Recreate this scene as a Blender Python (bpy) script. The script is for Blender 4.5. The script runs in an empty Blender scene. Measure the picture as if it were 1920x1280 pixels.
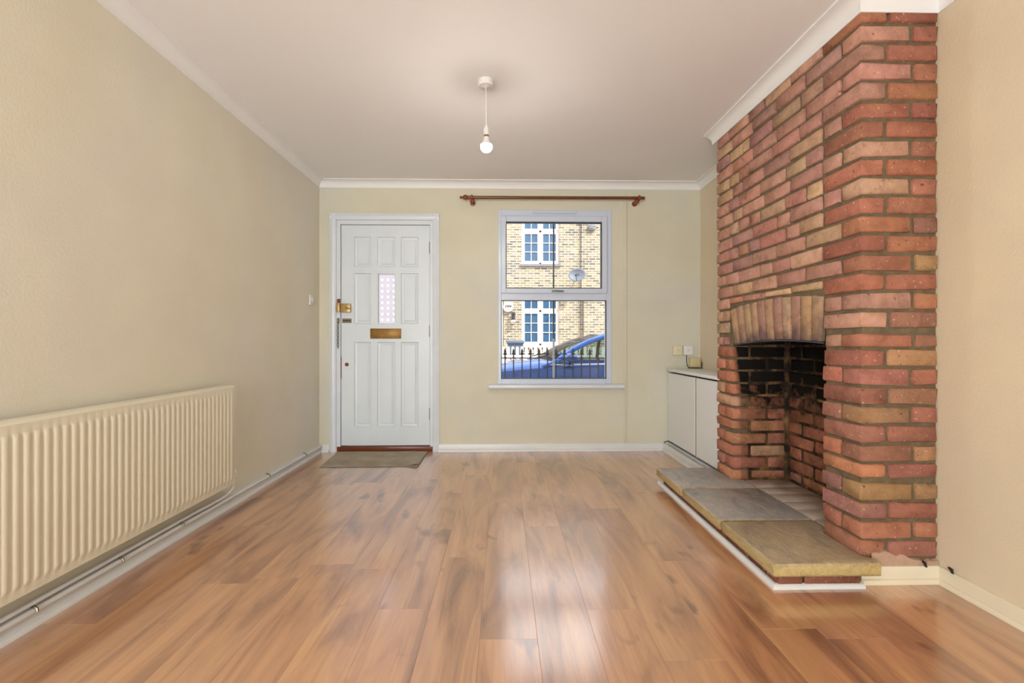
import bpy, bmesh, math, random
from mathutils import Vector, Matrix
random.seed(7)
R = random.Random(11)
scene = bpy.context.scene
C = scene.collection

# ------------------------------------------------------------------ camera, light, exposure
F, YAW, H = 865.0, 0.0202, 0.9865            # focal length in pixels (1920 wide), yaw to the right, eye height
cam_d = bpy.data.cameras.new('camera'); cam = bpy.data.objects.new('camera', cam_d); C.objects.link(cam)
cam_d.sensor_width = 36.0; cam_d.lens = F / 1920 * 36; cam_d.clip_start = 0.05; cam_d.clip_end = 200
cam.location = (0, 0, H); cam.rotation_euler = (math.pi/2, 0, -YAW)
scene.camera = cam

world = bpy.data.worlds.new('sky'); scene.world = world; world.use_nodes = True
wn = world.node_tree.nodes; wl = world.node_tree.links
sky = wn.new('ShaderNodeTexSky'); sky.sky_type = 'NISHITA'; sky.sun_disc = False; sky.dust_density = 3.0
sky.sun_elevation = math.radians(51); sky.sun_rotation = math.radians(133)
tcw = wn.new('ShaderNodeTexCoord'); cn = wn.new('ShaderNodeTexNoise'); cr = wn.new('ShaderNodeValToRGB'); cm = wn.new('ShaderNodeMix'); cm.data_type = 'RGBA'
cn.inputs['Scale'].default_value = 2.6; cn.inputs['Detail'].default_value = 6          # broken white cloud all round, added and brightened to lift the floor's window reflection
cr.color_ramp.elements[0].position = .34; cr.color_ramp.elements[1].position = .52
wl.new(tcw.outputs['Generated'], cn.inputs['Vector']); wl.new(cn.outputs['Fac'], cr.inputs[0]); wl.new(cr.outputs[0], cm.inputs[0])
wl.new(sky.outputs[0], cm.inputs[6]); cm.inputs[7].default_value = (7.0, 6.8, 6.6, 1)
wl.new(cm.outputs[2], wn['Background'].inputs[0]); wn['Background'].inputs[1].default_value = 0.40

sun_d = bpy.data.lights.new('sun', 'SUN'); sun = bpy.data.objects.new('sun', sun_d); C.objects.link(sun)
sun_d.energy = 6.0; sun_d.angle = math.radians(0.6); sun_d.color = (1.0, 0.95, 0.86)
sun.location = (6, -6, 12)
sun.rotation_euler = Vector((-0.60, 0.56, -1.0)).to_track_quat('-Z', 'Y').to_euler()

# unseen area light added at the made-up garden doors to brighten the room
fill_d = bpy.data.lights.new('rear_fill_area', 'AREA'); fill = bpy.data.objects.new('rear_fill_area', fill_d); C.objects.link(fill)
fill_d.shape = 'RECTANGLE'; fill_d.size = 1.30; fill_d.size_y = 1.95; fill_d.energy = 128; fill_d.color = (0.94, 0.97, 1.0)
fill.location = (-.90, -2.33, 1.1); fill.rotation_euler = (math.radians(112), 0, 0)

BULB = 335.0                                   # strength of the pendant bulbs (both in their builder below)
vs = scene.view_settings
vs.view_transform = 'Standard'; vs.look = 'None'; vs.gamma = 1.0; vs.use_curve_mapping = False; vs.exposure = 0.08

# ------------------------------------------------------------------ room dimensions (metres)
XL, XR, YB, YR = -1.641, 1.798, 4.163, -2.40   # left wall, right wall, far wall, wall behind the camera
XF, YN, YF = 1.473, 1.868, 3.1435              # chimney breast: face, near end, far end
ZC = 2.425                                     # ceiling
STREET = -0.36

def ray(px, py):
    a = (px-960)/F; b = -(py-640)/F; c, s = math.cos(YAW), math.sin(YAW)
    return Vector((c*a+s, -s*a+c, b))
def aty(px, py, Y): d = ray(px, py); t = Y/d.y; return Vector((d.x*t, Y, H+d.z*t))
def atx(px, py, X): d = ray(px, py); t = X/d.x; return Vector((X, d.y*t, H+d.z*t))
def atz(px, py, Z): d = ray(px, py); t = (Z-H)/d.z; return Vector((d.x*t, d.y*t, Z))

# ------------------------------------------------------------------ material helpers
def lin(r, g, b):
    f = lambda v: v/12.92 if v <= .04045 else ((v+.055)/1.055)**2.4
    return (f(r), f(g), f(b), 1)
class NT:
    def __init__(s, name):
        s.m = bpy.data.materials.new(name); s.m.use_nodes = True
        s.t = s.m.node_tree; s.n = s.t.nodes; s.b = s.n['Principled BSDF']; s.out = s.n['Material Output']
    def node(s, typ, ins=None, **kw):
        nd = s.n.new(typ)
        for k, v in kw.items(): setattr(nd, k, v)
        for k, v in (ins or {}).items(): s.set(nd, k, v)
        return nd
    def set(s, nd, k, v):
        if hasattr(v, 'is_output'): s.t.links.new(v, nd.inputs[k])
        else: nd.inputs[k].default_value = v
    def coord(s, which='Object', scale=(1,1,1), rnd=False):
        tc = s.node('ShaderNodeTexCoord'); v = tc.outputs[which]
        if rnd:
            oi = s.node('ShaderNodeObjectInfo')
            mul = s.node('ShaderNodeMath', {0: oi.outputs['Random'], 1: 57.0}, operation='MULTIPLY')
            comb = s.node('ShaderNodeCombineXYZ', {0: mul.outputs[0], 1: mul.outputs[0], 2: mul.outputs[0]})
            v = s.node('ShaderNodeVectorMath', {0: v, 1: comb.outputs[0]}, operation='ADD').outputs[0]
        if scale != (1,1,1):
            v = s.node('ShaderNodeVectorMath', {0: v, 1: scale}, operation='MULTIPLY').outputs[0]
        return v
    def noise(s, vec, scale, detail=4, rough=.55, dist=0):
        return s.node('ShaderNodeTexNoise', {'Vector': vec, 'Scale': scale, 'Detail': detail, 'Roughness': rough, 'Distortion': dist}).outputs['Fac']
    def ramp(s, fac, stops):
        r = s.node('ShaderNodeValToRGB', {0: fac}); e = r.color_ramp.elements
        while len(e) < len(stops): e.new(.5)
        for el, (p, c) in zip(e, stops): el.position = p; el.color = c if len(c) == 4 else (*c, 1)
        return r.outputs[0]
    def mix(s, a, b, fac, mode='MIX'):
        m = s.node('ShaderNodeMix', data_type='RGBA', blend_type=mode)
        s.set(m, 0, fac); s.set(m, 6, a); s.set(m, 7, b); return m.outputs[2]
    def bump(s, h, strength, dist=.01):
        b = s.node('ShaderNodeBump', {'Height': h, 'Strength': strength, 'Distance': dist}); s.set(s.b, 'Normal', b.outputs[0])
    def fin(s, col=None, rough=None, **kw):
        if col is not None: s.set(s.b, 'Base Color', col)
        if rough is not None: s.set(s.b, 'Roughness', rough)
        for k, v in kw.items(): s.set(s.b, k.replace('_', ' '), v)
        return s.m
W1 = (1,1,1,1); K1 = (0,0,0,1)
def paint(name, col, rough=.5, var=.0, vscale=3, bump=0, bscale=120, dirt=None, **kw):
    """painted or plain surface: base colour, soft blotches, fine relief"""
    t = NT(name); v = t.coord(); c = col
    if var:
        n = t.noise(v, vscale, 5)
        d = tuple(x*(1-var) for x in col[:3])+(1,); l = tuple(min(1, x*(1+var)) for x in col[:3])+(1,)
        c = t.ramp(n, [(.3, d), (.7, l)])
    if dirt:
        n2 = t.noise(v, dirt[1], 6, .65)
        f = t.ramp(n2, [(dirt[2], K1), (dirt[2]+.12, W1)])
        c = t.mix(c, dirt[0], f)
    if bump: t.bump(t.noise(v, bscale, 3), bump, .004)
    return t.fin(c, rough, **kw)

M = {}
def wall_paint(name, a, b, c):
    t = NT(name); v = t.coord()
    n = t.noise(v, .9, 3, .5, .6)
    col = t.ramp(n, [(.28, a), (.5, b), (.72, c)])
    n2 = t.noise(v, 3.2, 2)
    col = t.mix(col, t.ramp(n2, [(.35, (.93,.93,.95,1)), (.65, W1)]), .6, 'MULTIPLY')
    t.bump(t.noise(v, 95, 3, .6), .22, .006)
    return t.fin(col, .72)
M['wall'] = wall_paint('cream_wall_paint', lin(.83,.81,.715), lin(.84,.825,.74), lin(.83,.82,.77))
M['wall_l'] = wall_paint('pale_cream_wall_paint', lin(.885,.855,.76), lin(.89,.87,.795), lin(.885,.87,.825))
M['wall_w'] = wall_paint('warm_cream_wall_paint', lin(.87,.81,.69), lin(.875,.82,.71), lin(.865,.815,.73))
M['ceil'] = paint('white_ceiling_paint', lin(.925,.92,.915), .8, .015, 1.2, .12, 110)
M['cove'] = paint('white_coving_paint', lin(.92,.92,.915), .55, .02, 2)
M['white'] = paint('white_gloss_paint', lin(.85,.875,.90), .35, .03, 6, dirt=(lin(.66,.62,.52), 9, .70))
M['skirt'] = paint('worn_white_skirting_paint', lin(.86,.865,.86), .35, .04, 5, dirt=(lin(.45,.44,.42), 14, .69))
M['skirt_c'] = paint('cream_skirting_paint', lin(.90,.86,.76), .4, .03, 5)
M['door'] = paint('door_white_paint', lin(.85,.885,.905), .38, .03, 4, dirt=(lin(.72,.66,.53), 7, .73))
M['upvc'] = paint('white_upvc', lin(.79,.83,.89), .25)
M['plastic'] = paint('white_plastic', lin(.90,.895,.88), .35)
M['cream_plastic'] = paint('cream_plastic', lin(.88,.84,.71), .4)
M['old_plastic'] = paint('yellowed_plastic', lin(.83,.77,.57), .4)
M['rad'] = paint('cream_radiator_enamel', lin(.88,.855,.765), .38, .015, 3)
M['rubber'] = paint('black_rubber', lin(.10,.10,.10), .6)
M['gasket'] = paint('dark_gasket', lin(.22,.24,.27), .6)
M['brass'] = paint('aged_brass', lin(.56,.42,.21), .5, .25, 14, Metallic=.6)
M['brasslock'] = paint('dull_brass_lock', lin(.72,.61,.40), .4, .12, 60, Metallic=.6)
M['steel'] = paint('tarnished_steel', lin(.50,.46,.38), .4, .2, 80, Metallic=.8)
M['rust'] = paint('bare_red_wood', lin(.50,.25,.15), .6, .2, 60)
M['chip'] = paint('cupboard_board', lin(.89,.90,.90), .4, .015, 3)
M['board_edge'] = paint('bare_board_edge', lin(.72,.58,.40), .6, .1, 30)
M['darkgap'] = paint('dark_recess_board', lin(.22,.16,.11), .8)
M['mortar'] = paint('brown_grey_mortar', lin(.44,.385,.29), .95, .22, 30, .9, 160)
M['plaster'] = paint('pinkish_old_plaster', lin(.72,.60,.51), .95, .12, 25, .8, 90, dirt=(lin(.55,.34,.26), 22, .60))

def brick_mat(name, soot=False, scorch=False):
    t = NT(name); v = t.coord(rnd=True); oi = t.node('ShaderNodeObjectInfo')
    base = oi.outputs['Color']
    n = t.noise(v, 14, 6, .65, .3)
    col = t.mix(base, t.ramp(n, [(.30, (.72,.69,.67,1)), (.5, (.97,.97,.97,1)), (.70, (1.16,1.15,1.12,1))]), 1.0, 'MULTIPLY')
    nb = t.noise(v, 5.5, 3, .5, .4)                                   # large buff or purple burnt areas
    col = t.mix(col, lin(.66,.50,.34), t.ramp(nb, [(.60, K1), (.72, (.55,.55,.55,1))]))
    nd = t.noise(v, 7.5, 4, .6); nd = t.ramp(nd, [(.64, K1), (.76, (.6,.6,.6,1))])
    col = t.mix(col, lin(.38,.27,.25), nd)
    sp = t.noise(v, 75, 2, .5)
    col = t.mix(col, lin(.85,.76,.66), t.ramp(sp, [(.66, K1), (.73, (.6,.6,.6,1))]))
    pit = t.ramp(t.noise(v, 55, 2, .5), [(.26, W1), (.31, K1)])
    col = t.mix(col, lin(.26,.17,.13), t.mix(pit, K1, .35))
    rough = .9
    if soot:                                                          # soot stain: thick high up, patchy, burnt off lower down
        g = t.node('ShaderNodeNewGeometry'); sep = t.node('ShaderNodeSeparateXYZ', {0: g.outputs['Position']})
        zz = t.node('ShaderNodeMapRange', {'Value': sep.outputs[2], 1: .42, 2: .86, 3: -.30, 4: .42}).outputs[0]
        yy = t.node('ShaderNodeMapRange', {'Value': sep.outputs[0], 1: 1.475, 2: 1.53, 3: -.75, 4: .05}).outputs[0]
        sn = t.noise(g.outputs['Position'], 8, 5, .65, .5)
        a = t.node('ShaderNodeMath', {0: zz, 1: sn}, operation='ADD').outputs[0]
        a = t.node('ShaderNodeMath', {0: a, 1: yy}, operation='ADD').outputs[0]
        f = t.ramp(a, [(.50, K1), (.66, W1)])
        col = t.mix(col, lin(.30,.20,.10), t.ramp(a, [(.10, K1), (.30, (.35,.35,.35,1)), (.52, (.65,.65,.65,1))]))
        col = t.mix(col, lin(.085,.065,.045), f)
    if scorch:                                                        # smoke scorch on the foot of the arch bricks
        g = t.node('ShaderNodeNewGeometry'); sep = t.node('ShaderNodeSeparateXYZ', {0: g.outputs['Position']})
        zz = t.node('ShaderNodeMapRange', {'Value': sep.outputs[2], 1: .97, 2: 1.13, 3: .42, 4: -.25}).outputs[0]
        a = t.node('ShaderNodeMath', {0: zz, 1: t.noise(v, 9, 4, .6, .4)}, operation='ADD').outputs[0]
        col = t.mix(col, lin(.40,.33,.34), t.ramp(a, [(.50, K1), (.85, (.85,.85,.85,1))]))
    h = t.node('ShaderNodeMath', {0: t.noise(v, 60, 5, .7), 1: t.noise(v, 12, 3)}, operation='ADD').outputs[0]
    t.bump(h, .8, .009)
    return t.fin(col, rough, **{'Specular IOR Level': .25})
M['brick'] = brick_mat('red_stock_brick'); M['sootbrick'] = brick_mat('sooty_brick', True); M['archbrick'] = brick_mat('scorched_arch_brick', False, True)
def soot_mortar():
    t = NT('sooty_mortar'); g = t.node('ShaderNodeNewGeometry')
    n = t.noise(g.outputs['Position'], 9, 5, .65, .4)
    t.bump(t.noise(g.outputs['Position'], 120, 3), .6, .006)
    return t.fin(t.ramp(n, [(.42, lin(.14,.10,.06)), (.54, lin(.36,.26,.15)), (.68, lin(.58,.44,.27))]), .95)
M['soot_mortar'] = soot_mortar()

def stone_mat(name, cols, sc=(1,1,1)):
    t = NT(name); v = t.coord(rnd=True, scale=sc)
    n = t.noise(v, 4.5, 7, .62, 1.0); col = t.ramp(n, cols)
    n2 = t.noise(v, 22, 5, .7); col = t.mix(col, t.ramp(n2, [(.3, (.78,.77,.76,1)), (.7, (1.08,1.08,1.08,1))]), .8, 'MULTIPLY')
    h = t.node('ShaderNodeMath', {0: n, 1: n2}, operation='ADD').outputs[0]; t.bump(h, .35, .012)
    return t.fin(col, t.ramp(n2, [(.2, (.42,.42,.42,1)), (.8, (.62,.62,.62,1))]))
def slab_mat(name, cols, edge):
    t = NT(name); v = t.coord(rnd=True, scale=(3.0, 1.3, 3.0))
    n = t.noise(v, 3.2, 8, .66, 1.2); col = t.ramp(n, cols)
    n2 = t.noise(v, 20, 5, .7); col = t.mix(col, t.ramp(n2, [(.3, (.72,.71,.70,1)), (.7, (1.12,1.12,1.12,1))]), .8, 'MULTIPLY')
    g = t.node('ShaderNodeNewGeometry'); sp = t.node('ShaderNodeSeparateXYZ', {0: g.outputs['True Normal']})
    up = t.ramp(sp.outputs[2], [(.45, K1), (.80, W1)])                 # clean sawn ochre edges, weathered riven top
    ec = t.mix(edge, t.ramp(n2, [(.3, (.70,.66,.58,1)), (.7, (1.15,1.15,1.15,1))]), .9, 'MULTIPLY')
    col = t.mix(ec, col, up)
    h = t.node('ShaderNodeMath', {0: n, 1: n2}, operation='ADD').outputs[0]; t.bump(h, .5, .014)
    return t.fin(col, t.ramp(n2, [(.2, (.30,.30,.30,1)), (.8, (.52,.52,.52,1))]))
M['slab_g'] = slab_mat('grey_riven_stone', [(.28, lin(.52,.50,.49)), (.46, lin(.67,.65,.63)), (.60, lin(.72,.69,.65)), (.76, lin(.76,.70,.60))], lin(.74,.64,.44))
M['slab_y'] = slab_mat('buff_riven_stone', [(.26, lin(.54,.50,.46)), (.43, lin(.67,.605,.51)), (.60, lin(.74,.66,.53)), (.78, lin(.78,.75,.69))], lin(.76,.67,.45))
M['hearth_tile'] = stone_mat('pale_hearth_tile', [(.3, lin(.56,.47,.40)), (.5, lin(.70,.63,.57)), (.7, lin(.75,.69,.64))])

def wood_floor():
    t = NT('oak_laminate'); oi = t.node('ShaderNodeObjectInfo')
    v = t.coord(rnd=True)
    def sc(x, y): return t.node('ShaderNodeVectorMath', {0: v, 1: (x, y, 1)}, operation='MULTIPLY').outputs[0]
    big = t.noise(sc(6.2, 1.05), 1.0, 5, .55, 1.3)
    col = t.ramp(big, [(.26, lin(.47,.315,.225)), (.38, lin(.635,.445,.32)), (.50, lin(.755,.55,.395)), (.68, lin(.825,.625,.44)), (.85, lin(.85,.67,.49))])
    streak = t.noise(sc(46, 1.6), 1.0, 3, .6, .6)
    col = t.mix(col, t.ramp(streak, [(.30, (.80,.74,.70,1)), (.5, (1,1,1,1)), (.72, (1.07,1.05,1.02,1))]), .7, 'MULTIPLY')
    grain = t.noise(sc(260, 7), 1.0, 2, .5)
    col = t.mix(col, t.ramp(grain, [(.3, (.88,.85,.82,1)), (.6, W1)]), .55, 'MULTIPLY')
    kn = t.noise(sc(9, 4.2), 1.0, 2, .45, .4)
    col = t.mix(col, lin(.40,.245,.17), t.ramp(kn, [(.66, K1), (.76, (.75,.75,.75,1))]))
    tone = t.node('ShaderNodeMapRange', {'Value': oi.outputs['Random'], 1: 0, 2: 1, 3: .93, 4: 1.07}).outputs[0]
    comb = t.node('ShaderNodeCombineXYZ', {0: tone, 1: tone, 2: tone}).outputs[0]
    col = t.mix(col, comb, 1.0, 'MULTIPLY')
    t.bump(grain, .04, .002)
    return t.fin(col, .34, **{'Coat Weight': 1.0, 'Coat Roughness': .155, 'Coat IOR': 2.5})
M['floor'] = wood_floor()
M['subfloor'] = paint('dark_plank_joint', lin(.20,.13,.09), .8)
def wood(name, a, b, rough=.35):
    t = NT(name); v = t.coord(scale=(4, 40, 40)); n = t.noise(v, 2.2, 4, .6, .5)
    return t.fin(t.ramp(n, [(.3, a), (.7, b)]), rough)
M['pole'] = wood('dark_varnished_wood', lin(.34,.185,.09), lin(.47,.27,.13), .28)
M['knob'] = wood('reddish_varnished_wood', lin(.46,.23,.11), lin(.58,.31,.15), .3)
M['thresh'] = wood('red_brown_threshold_wood', lin(.34,.15,.07), lin(.50,.24,.11), .35)
def mat_mat():
    t = NT('ribbed_mat_pile'); v = t.coord()
    n = t.noise(v, 5, 4, .6); col = t.ramp(n, [(.32, lin(.545,.50,.425)), (.68, lin(.645,.61,.54))])
    t.bump(t.noise(v, 220, 3), .6, .004)
    return t.fin(col, .95)
M['mat'] = mat_mat(); M['mat_edge'] = paint('grey_mat_backing', lin(.48,.46,.44), .8)

def glass(name, tint=(.97,.985,1,1), refl=.06):
    t = NT(name); n = t.n
    tr = t.node('ShaderNodeBsdfTransparent', {0: tint}); gl = t.node('ShaderNodeBsdfGlossy', {'Roughness': .02})
    fr = t.node('ShaderNodeFresnel', {'IOR': 1.45}); mx = t.node('ShaderNodeMixShader')
    t.t.links.new(fr.outputs[0], mx.inputs[0]); t.t.links.new(tr.outputs[0], mx.inputs[1]); t.t.links.new(gl.outputs[0], mx.inputs[2])
    t.t.links.new(mx.outputs[0], t.out.inputs[0]); return t.m
M['glass'] = glass('clear_window_glass')
def frosted(name, col, rough):
    t = NT(name)
    tl = t.node('ShaderNodeBsdfTranslucent', {0: col}); rf = t.node('ShaderNodeBsdfRefraction', {0: col, 'Roughness': rough, 'IOR': 1.12})
    mx = t.node('ShaderNodeMixShader', {0: .85}); t.t.links.new(tl.outputs[0], mx.inputs[1]); t.t.links.new(rf.outputs[0], mx.inputs[2])
    t.t.links.new(mx.outputs[0], t.out.inputs[0]); return t.m
M['frost'] = frosted('obscured_door_glass', (.66,.67,.74,1), .2)
M['frost2'] = glass('clear_square_in_obscured_glass', (1,1,1,1))
def emit(name, col, s):
    t = NT(name); e = t.node('ShaderNodeEmission', {0: col, 1: s}); t.t.links.new(e.outputs[0], t.out.inputs[0]); return t.m
M['bulb'] = emit('lit_bulb_dome', (1.0, .925, .83, 1), BULB)
# street
def stock_brick():
    t = NT('yellow_stock_brick_facade'); tc = t.node('ShaderNodeTexCoord'); sp = t.node('ShaderNodeSeparateXYZ', {0: tc.outputs['Object']})
    v = t.node('ShaderNodeCombineXYZ', {0: sp.outputs[0], 1: sp.outputs[2]}).outputs[0]
    br = t.node('ShaderNodeTexBrick', {'Vector': v, 'Color1': lin(.67,.615,.50), 'Color2': lin(.34,.32,.32), 'Mortar': lin(.80,.77,.72), 'Scale': 1.0,
        'Mortar Size': .012, 'Mortar Smooth': .1, 'Bias': -.12, 'Brick Width': .225, 'Row Height': .079})
    n = t.noise(tc.outputs['Object'], 1.3, 4, .6)
    col = t.mix(br.outputs['Color'], t.ramp(n, [(.3, (.80,.79,.80,1)), (.7, (1.1,1.1,1.05,1))]), .8, 'MULTIPLY')
    n2 = t.noise(t.node('ShaderNodeVectorMath', {0: v, 1: (4.4, 12.7, 1)}, operation='MULTIPLY').outputs[0], 1.0, 1)
    col = t.mix(col, lin(.74,.68,.48), t.ramp(n2, [(.60, K1), (.68, (.4,.4,.4,1))]))
    t.bump(br.outputs['Fac'], -.6, .01)
    return t.fin(col, .9)
M['stock'] = stock_brick()
M['frame_out'] = paint('white_window_paint', lin(.93,.90,.88), .5)  # one even white shared by the outdoor frames and render
M['pane_out'] = paint('dark_blue_window_glass', lin(.20,.36,.50), .06, .12, 2)
M['sill_out'] = paint('grey_stone_sill', lin(.50,.50,.52), .7)
M['dish'] = paint('shade_darkened_dish_metal', lin(.42,.45,.50), .5)  # base grey darkened to carry the shade on the dish
M['dark'] = paint('dark_iron_paint', lin(.16,.18,.21), .5)
M['greypole'] = paint('galvanised_pole', lin(.62,.64,.68), .4)
M['carblue'] = paint('blue_car_paint', lin(.10,.33,.66), .22, **{'Coat Weight': 1.0, 'Coat Roughness': .04})
M['carglass'] = glass('car_glass', (.50,.58,.56,1))
M['cardark'] = paint('car_black_trim', lin(.10,.11,.13), .5)
M['tyre'] = paint('tyre_rubber', lin(.07,.07,.075), .8)
M['alloy'] = paint('alloy_wheel', lin(.66,.67,.69), .35, Metallic=.7)
M['picket'] = paint('white_picket_paint', lin(.93,.92,.90), .5)
M['bin'] = paint('blue_grey_bin_plastic', lin(.33,.39,.48), .5)
M['road'] = paint('grey_asphalt', lin(.50,.49,.48), .9, .1, 12, .3, 60)
M['pave'] = paint('pale_paving', lin(.72,.69,.65), .9, .08, 5)
M['render'] = paint('grey_terrace_masonry', lin(.58,.52,.44), .9, .1, 3)
M['text'] = paint('dark_sign_print', lin(.15,.15,.17), .6)
M['leafm'] = paint('dry_green_leaf', lin(.55,.62,.22), .6)

# ------------------------------------------------------------------ mesh helpers
WT = {}                                                   # world translation of every object
def place(o, parent=None, loc=(0,0,0)):
    C.objects.link(o); loc = Vector(loc); WT[o.name] = loc
    if parent is not None: o.parent = parent; o.location = loc - WT[parent.name]
    else: o.location = loc
    return o
def tag(o, label=None, cat=None, group=None, kind=None):
    if label: o['label'] = label
    if cat: o['category'] = cat
    if group: o['group'] = group
    if kind: o['kind'] = kind
    return o
def empty(name, loc, label, cat, group=None, kind=None):
    o = bpy.data.objects.new(name, None); o.empty_display_size = .05; place(o, None, loc); return tag(o, label, cat, group, kind)
class MB:
    def __init__(s): s.bm = bmesh.new()
    def box(s, x0, x1, y0, y1, z0, z1, bev=0, seg=1):
        r = bmesh.ops.create_cube(s.bm, size=1); vs_ = r['verts']
        for v in vs_: v.co = Vector(((x0+x1)/2 + v.co.x*(x1-x0), (y0+y1)/2 + v.co.y*(y1-y0), (z0+z1)/2 + v.co.z*(z1-z0)))
        if bev: bmesh.ops.bevel(s.bm, geom=list({e for v in vs_ for e in v.link_edges}), offset=bev, segments=seg, affect='EDGES', profile=.5)
        return s
    def tube(s, pts, r, n=10, caps=True):
        pts = [Vector(p) for p in pts]; rings = []
        rs = r if isinstance(r, (list, tuple)) else [r]*len(pts)
        up = None
        for i, p in enumerate(pts):
            d = (pts[min(i+1, len(pts)-1)] - pts[max(i-1, 0)]).normalized()
            if up is None: up = Vector((0,0,1)) if abs(d.z) < .9 else Vector((1,0,0))
            a = d.cross(up).normalized(); b = a.cross(d).normalized(); up = b
            rings.append([s.bm.verts.new(p + (a*math.cos(2*math.pi*k/n) + b*math.sin(2*math.pi*k/n))*rs[i]) for k in range(n)])
        for i in range(len(rings)-1):
            for k in range(n): s.bm.faces.new((rings[i][k], rings[i][(k+1) % n], rings[i+1][(k+1) % n], rings[i+1][k]))
        if caps: s.bm.faces.new(rings[0]); s.bm.faces.new(rings[-1][::-1])
        return s
    def lathe(s, prof, c, axis='Z', n=24):
        """prof: list of (radius, height along axis)"""
        c = Vector(c); rings = []
        for r, h in prof:
            ring = []
            for k in range(n):
                a = 2*math.pi*k/n; u, w = r*math.cos(a), r*math.sin(a)
                p = {'Z': (u, w, h), 'Y': (u, h, w), 'X': (h, u, w)}[axis]
                ring.append(s.bm.verts.new(c + Vector(p)))
            rings.append(ring)
        for i in range(len(rings)-1):
            for k in range(n): s.bm.faces.new((rings[i][k], rings[i][(k+1) % n], rings[i+1][(k+1) % n], rings[i+1][k]))
        s.bm.faces.new(rings[0]); s.bm.faces.new(rings[-1])
        return s
    def quad(s, *p): s.bm.faces.new([s.bm.verts.new(Vector(q)) for q in p]); return s
    def prism(s, poly, axis, a, b, bev=0, seg=1):
        """poly: 2-D outline; extruded along axis from a to b"""
        def P(u, w, h): return {'X': (h, u, w), 'Y': (u, h, w), 'Z': (u, w, h)}[axis]
        A = [s.bm.verts.new(P(u, w, a)) for u, w in poly]; B = [s.bm.verts.new(P(u, w, b)) for u, w in poly]
        n = len(poly); fs = [s.bm.faces.new(A), s.bm.faces.new(B[::-1])]
        for k in range(n): fs.append(s.bm.faces.new((A[k], A[(k+1) % n], B[(k+1) % n], B[k])))
        if bev: bmesh.ops.bevel(s.bm, geom=list({e for f in fs for e in f.edges}), offset=bev, segments=seg, affect='EDGES', profile=.5)
        return s
    def grid(s, rows, close=False):
        g = [[s.bm.verts.new(Vector(p)) for p in r] for r in rows]
        for i in range(len(g)-1):
            m = len(g[i])
            for k in range(m if close else m-1): s.bm.faces.new((g[i][k], g[i][(k+1) % m], g[i+1][(k+1) % m], g[i+1][k]))
        return s
    def mesh(s, name, m, smooth=None, shift=None):
        bmesh.ops.recalc_face_normals(s.bm, faces=s.bm.faces)
        if shift is not None:
            for v in s.bm.verts: v.co -= shift
        me = bpy.data.meshes.new(name); s.bm.to_mesh(me); s.bm.free()
        me.materials.append(m if not isinstance(m, str) else M[m])
        if smooth:
            for p in me.polygons: p.use_smooth = True
            me.set_sharp_from_angle(angle=smooth)
        return me
    def build(s, name, m, parent=None, smooth=None, center=False):
        loc = Vector((0,0,0))
        if center:
            cs = [v.co for v in s.bm.verts]
            loc = Vector([(min(c[i] for c in cs)+max(c[i] for c in cs))/2 for i in range(3)])
        me = s.mesh(name, m, smooth, loc if center else None)
        return place(bpy.data.objects.new(name, me), parent, loc)
SM = .7
def struct(o, label, cat): return tag(o, label, cat, kind='structure')

def wall_holes(b, y0, y1, x0, x1, z0, z1, holes):
    """a slab between y0 and y1 with rectangular openings (x0,x1,z0,z1)"""
    xs = sorted({x0, x1, *[h[0] for h in holes], *[h[1] for h in holes]}); zs = sorted({z0, z1, *[h[2] for h in holes], *[h[3] for h in holes]})
    for i in range(len(xs)-1):
        for k in range(len(zs)-1):
            cx, cz = (xs[i]+xs[i+1])/2, (zs[k]+zs[k+1])/2
            if any(h[0] < cx < h[1] and h[2] < cz < h[3] for h in holes): continue
            for y in (y0, y1): b.quad((xs[i], y, zs[k]), (xs[i+1], y, zs[k]), (xs[i+1], y, zs[k+1]), (xs[i], y, zs[k+1]))
    for (a, c, d, e) in holes + [(x0, x1, z0, z1)]:
        b.quad((a,y0,d),(a,y1,d),(a,y1,e),(a,y0,e)); b.quad((c,y0,d),(c,y1,d),(c,y1,e),(c,y0,e))
        b.quad((a,y0,d),(c,y0,d),(c,y1,d),(a,y1,d)); b.quad((a,y0,e),(c,y0,e),(c,y1,e),(a,y1,e))
    return b

# ------------------------------------------------------------------ the room shell
# floor: subfloor and every laminate plank
fl = struct(MB().box(XL-.05, XR+.05, YR, YB+.02, -.06, -.011).build('floor', 'subfloor'), 'honey brown oak laminate plank floor', 'floor')
PW, PL, P0 = .1923, 1.299, .1156
known = {0: 2.459, -1: 1.529, -4: 2.017, -3: 1.71, -6: 1.944, -9: 2.943, 3: 2.06, 4: 1.566, 5: 1.51}
plank_cache = {}
def plank(x0, x1, y0, y1):
    w, l = round(x1-x0-.0004, 4), round(y1-y0-.0004, 4); key = (w, l)
    if key not in plank_cache: plank_cache[key] = MB().box(-w/2, w/2, -l/2, l/2, -.011, 0, .0004).mesh('floor_plank', 'floor')
    place(bpy.data.objects.new('floor_plank', plank_cache[key]), fl, ((x0+x1)/2, (y0+y1)/2, 0))
for k in range(-10, 9):
    x0, x1 = max(P0+k*PW, XL), min(P0+(k+1)*PW, XR)
    if x1-x0 < .01: continue
    y = known.get(k, R.uniform(0, PL))
    while y > YR: y -= PL
    while y < YB:
        a, b_ = max(y, YR), min(y+PL, YB)
        if b_-a > .02: plank(x0, x1, a, b_)
        y += PL

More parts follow.
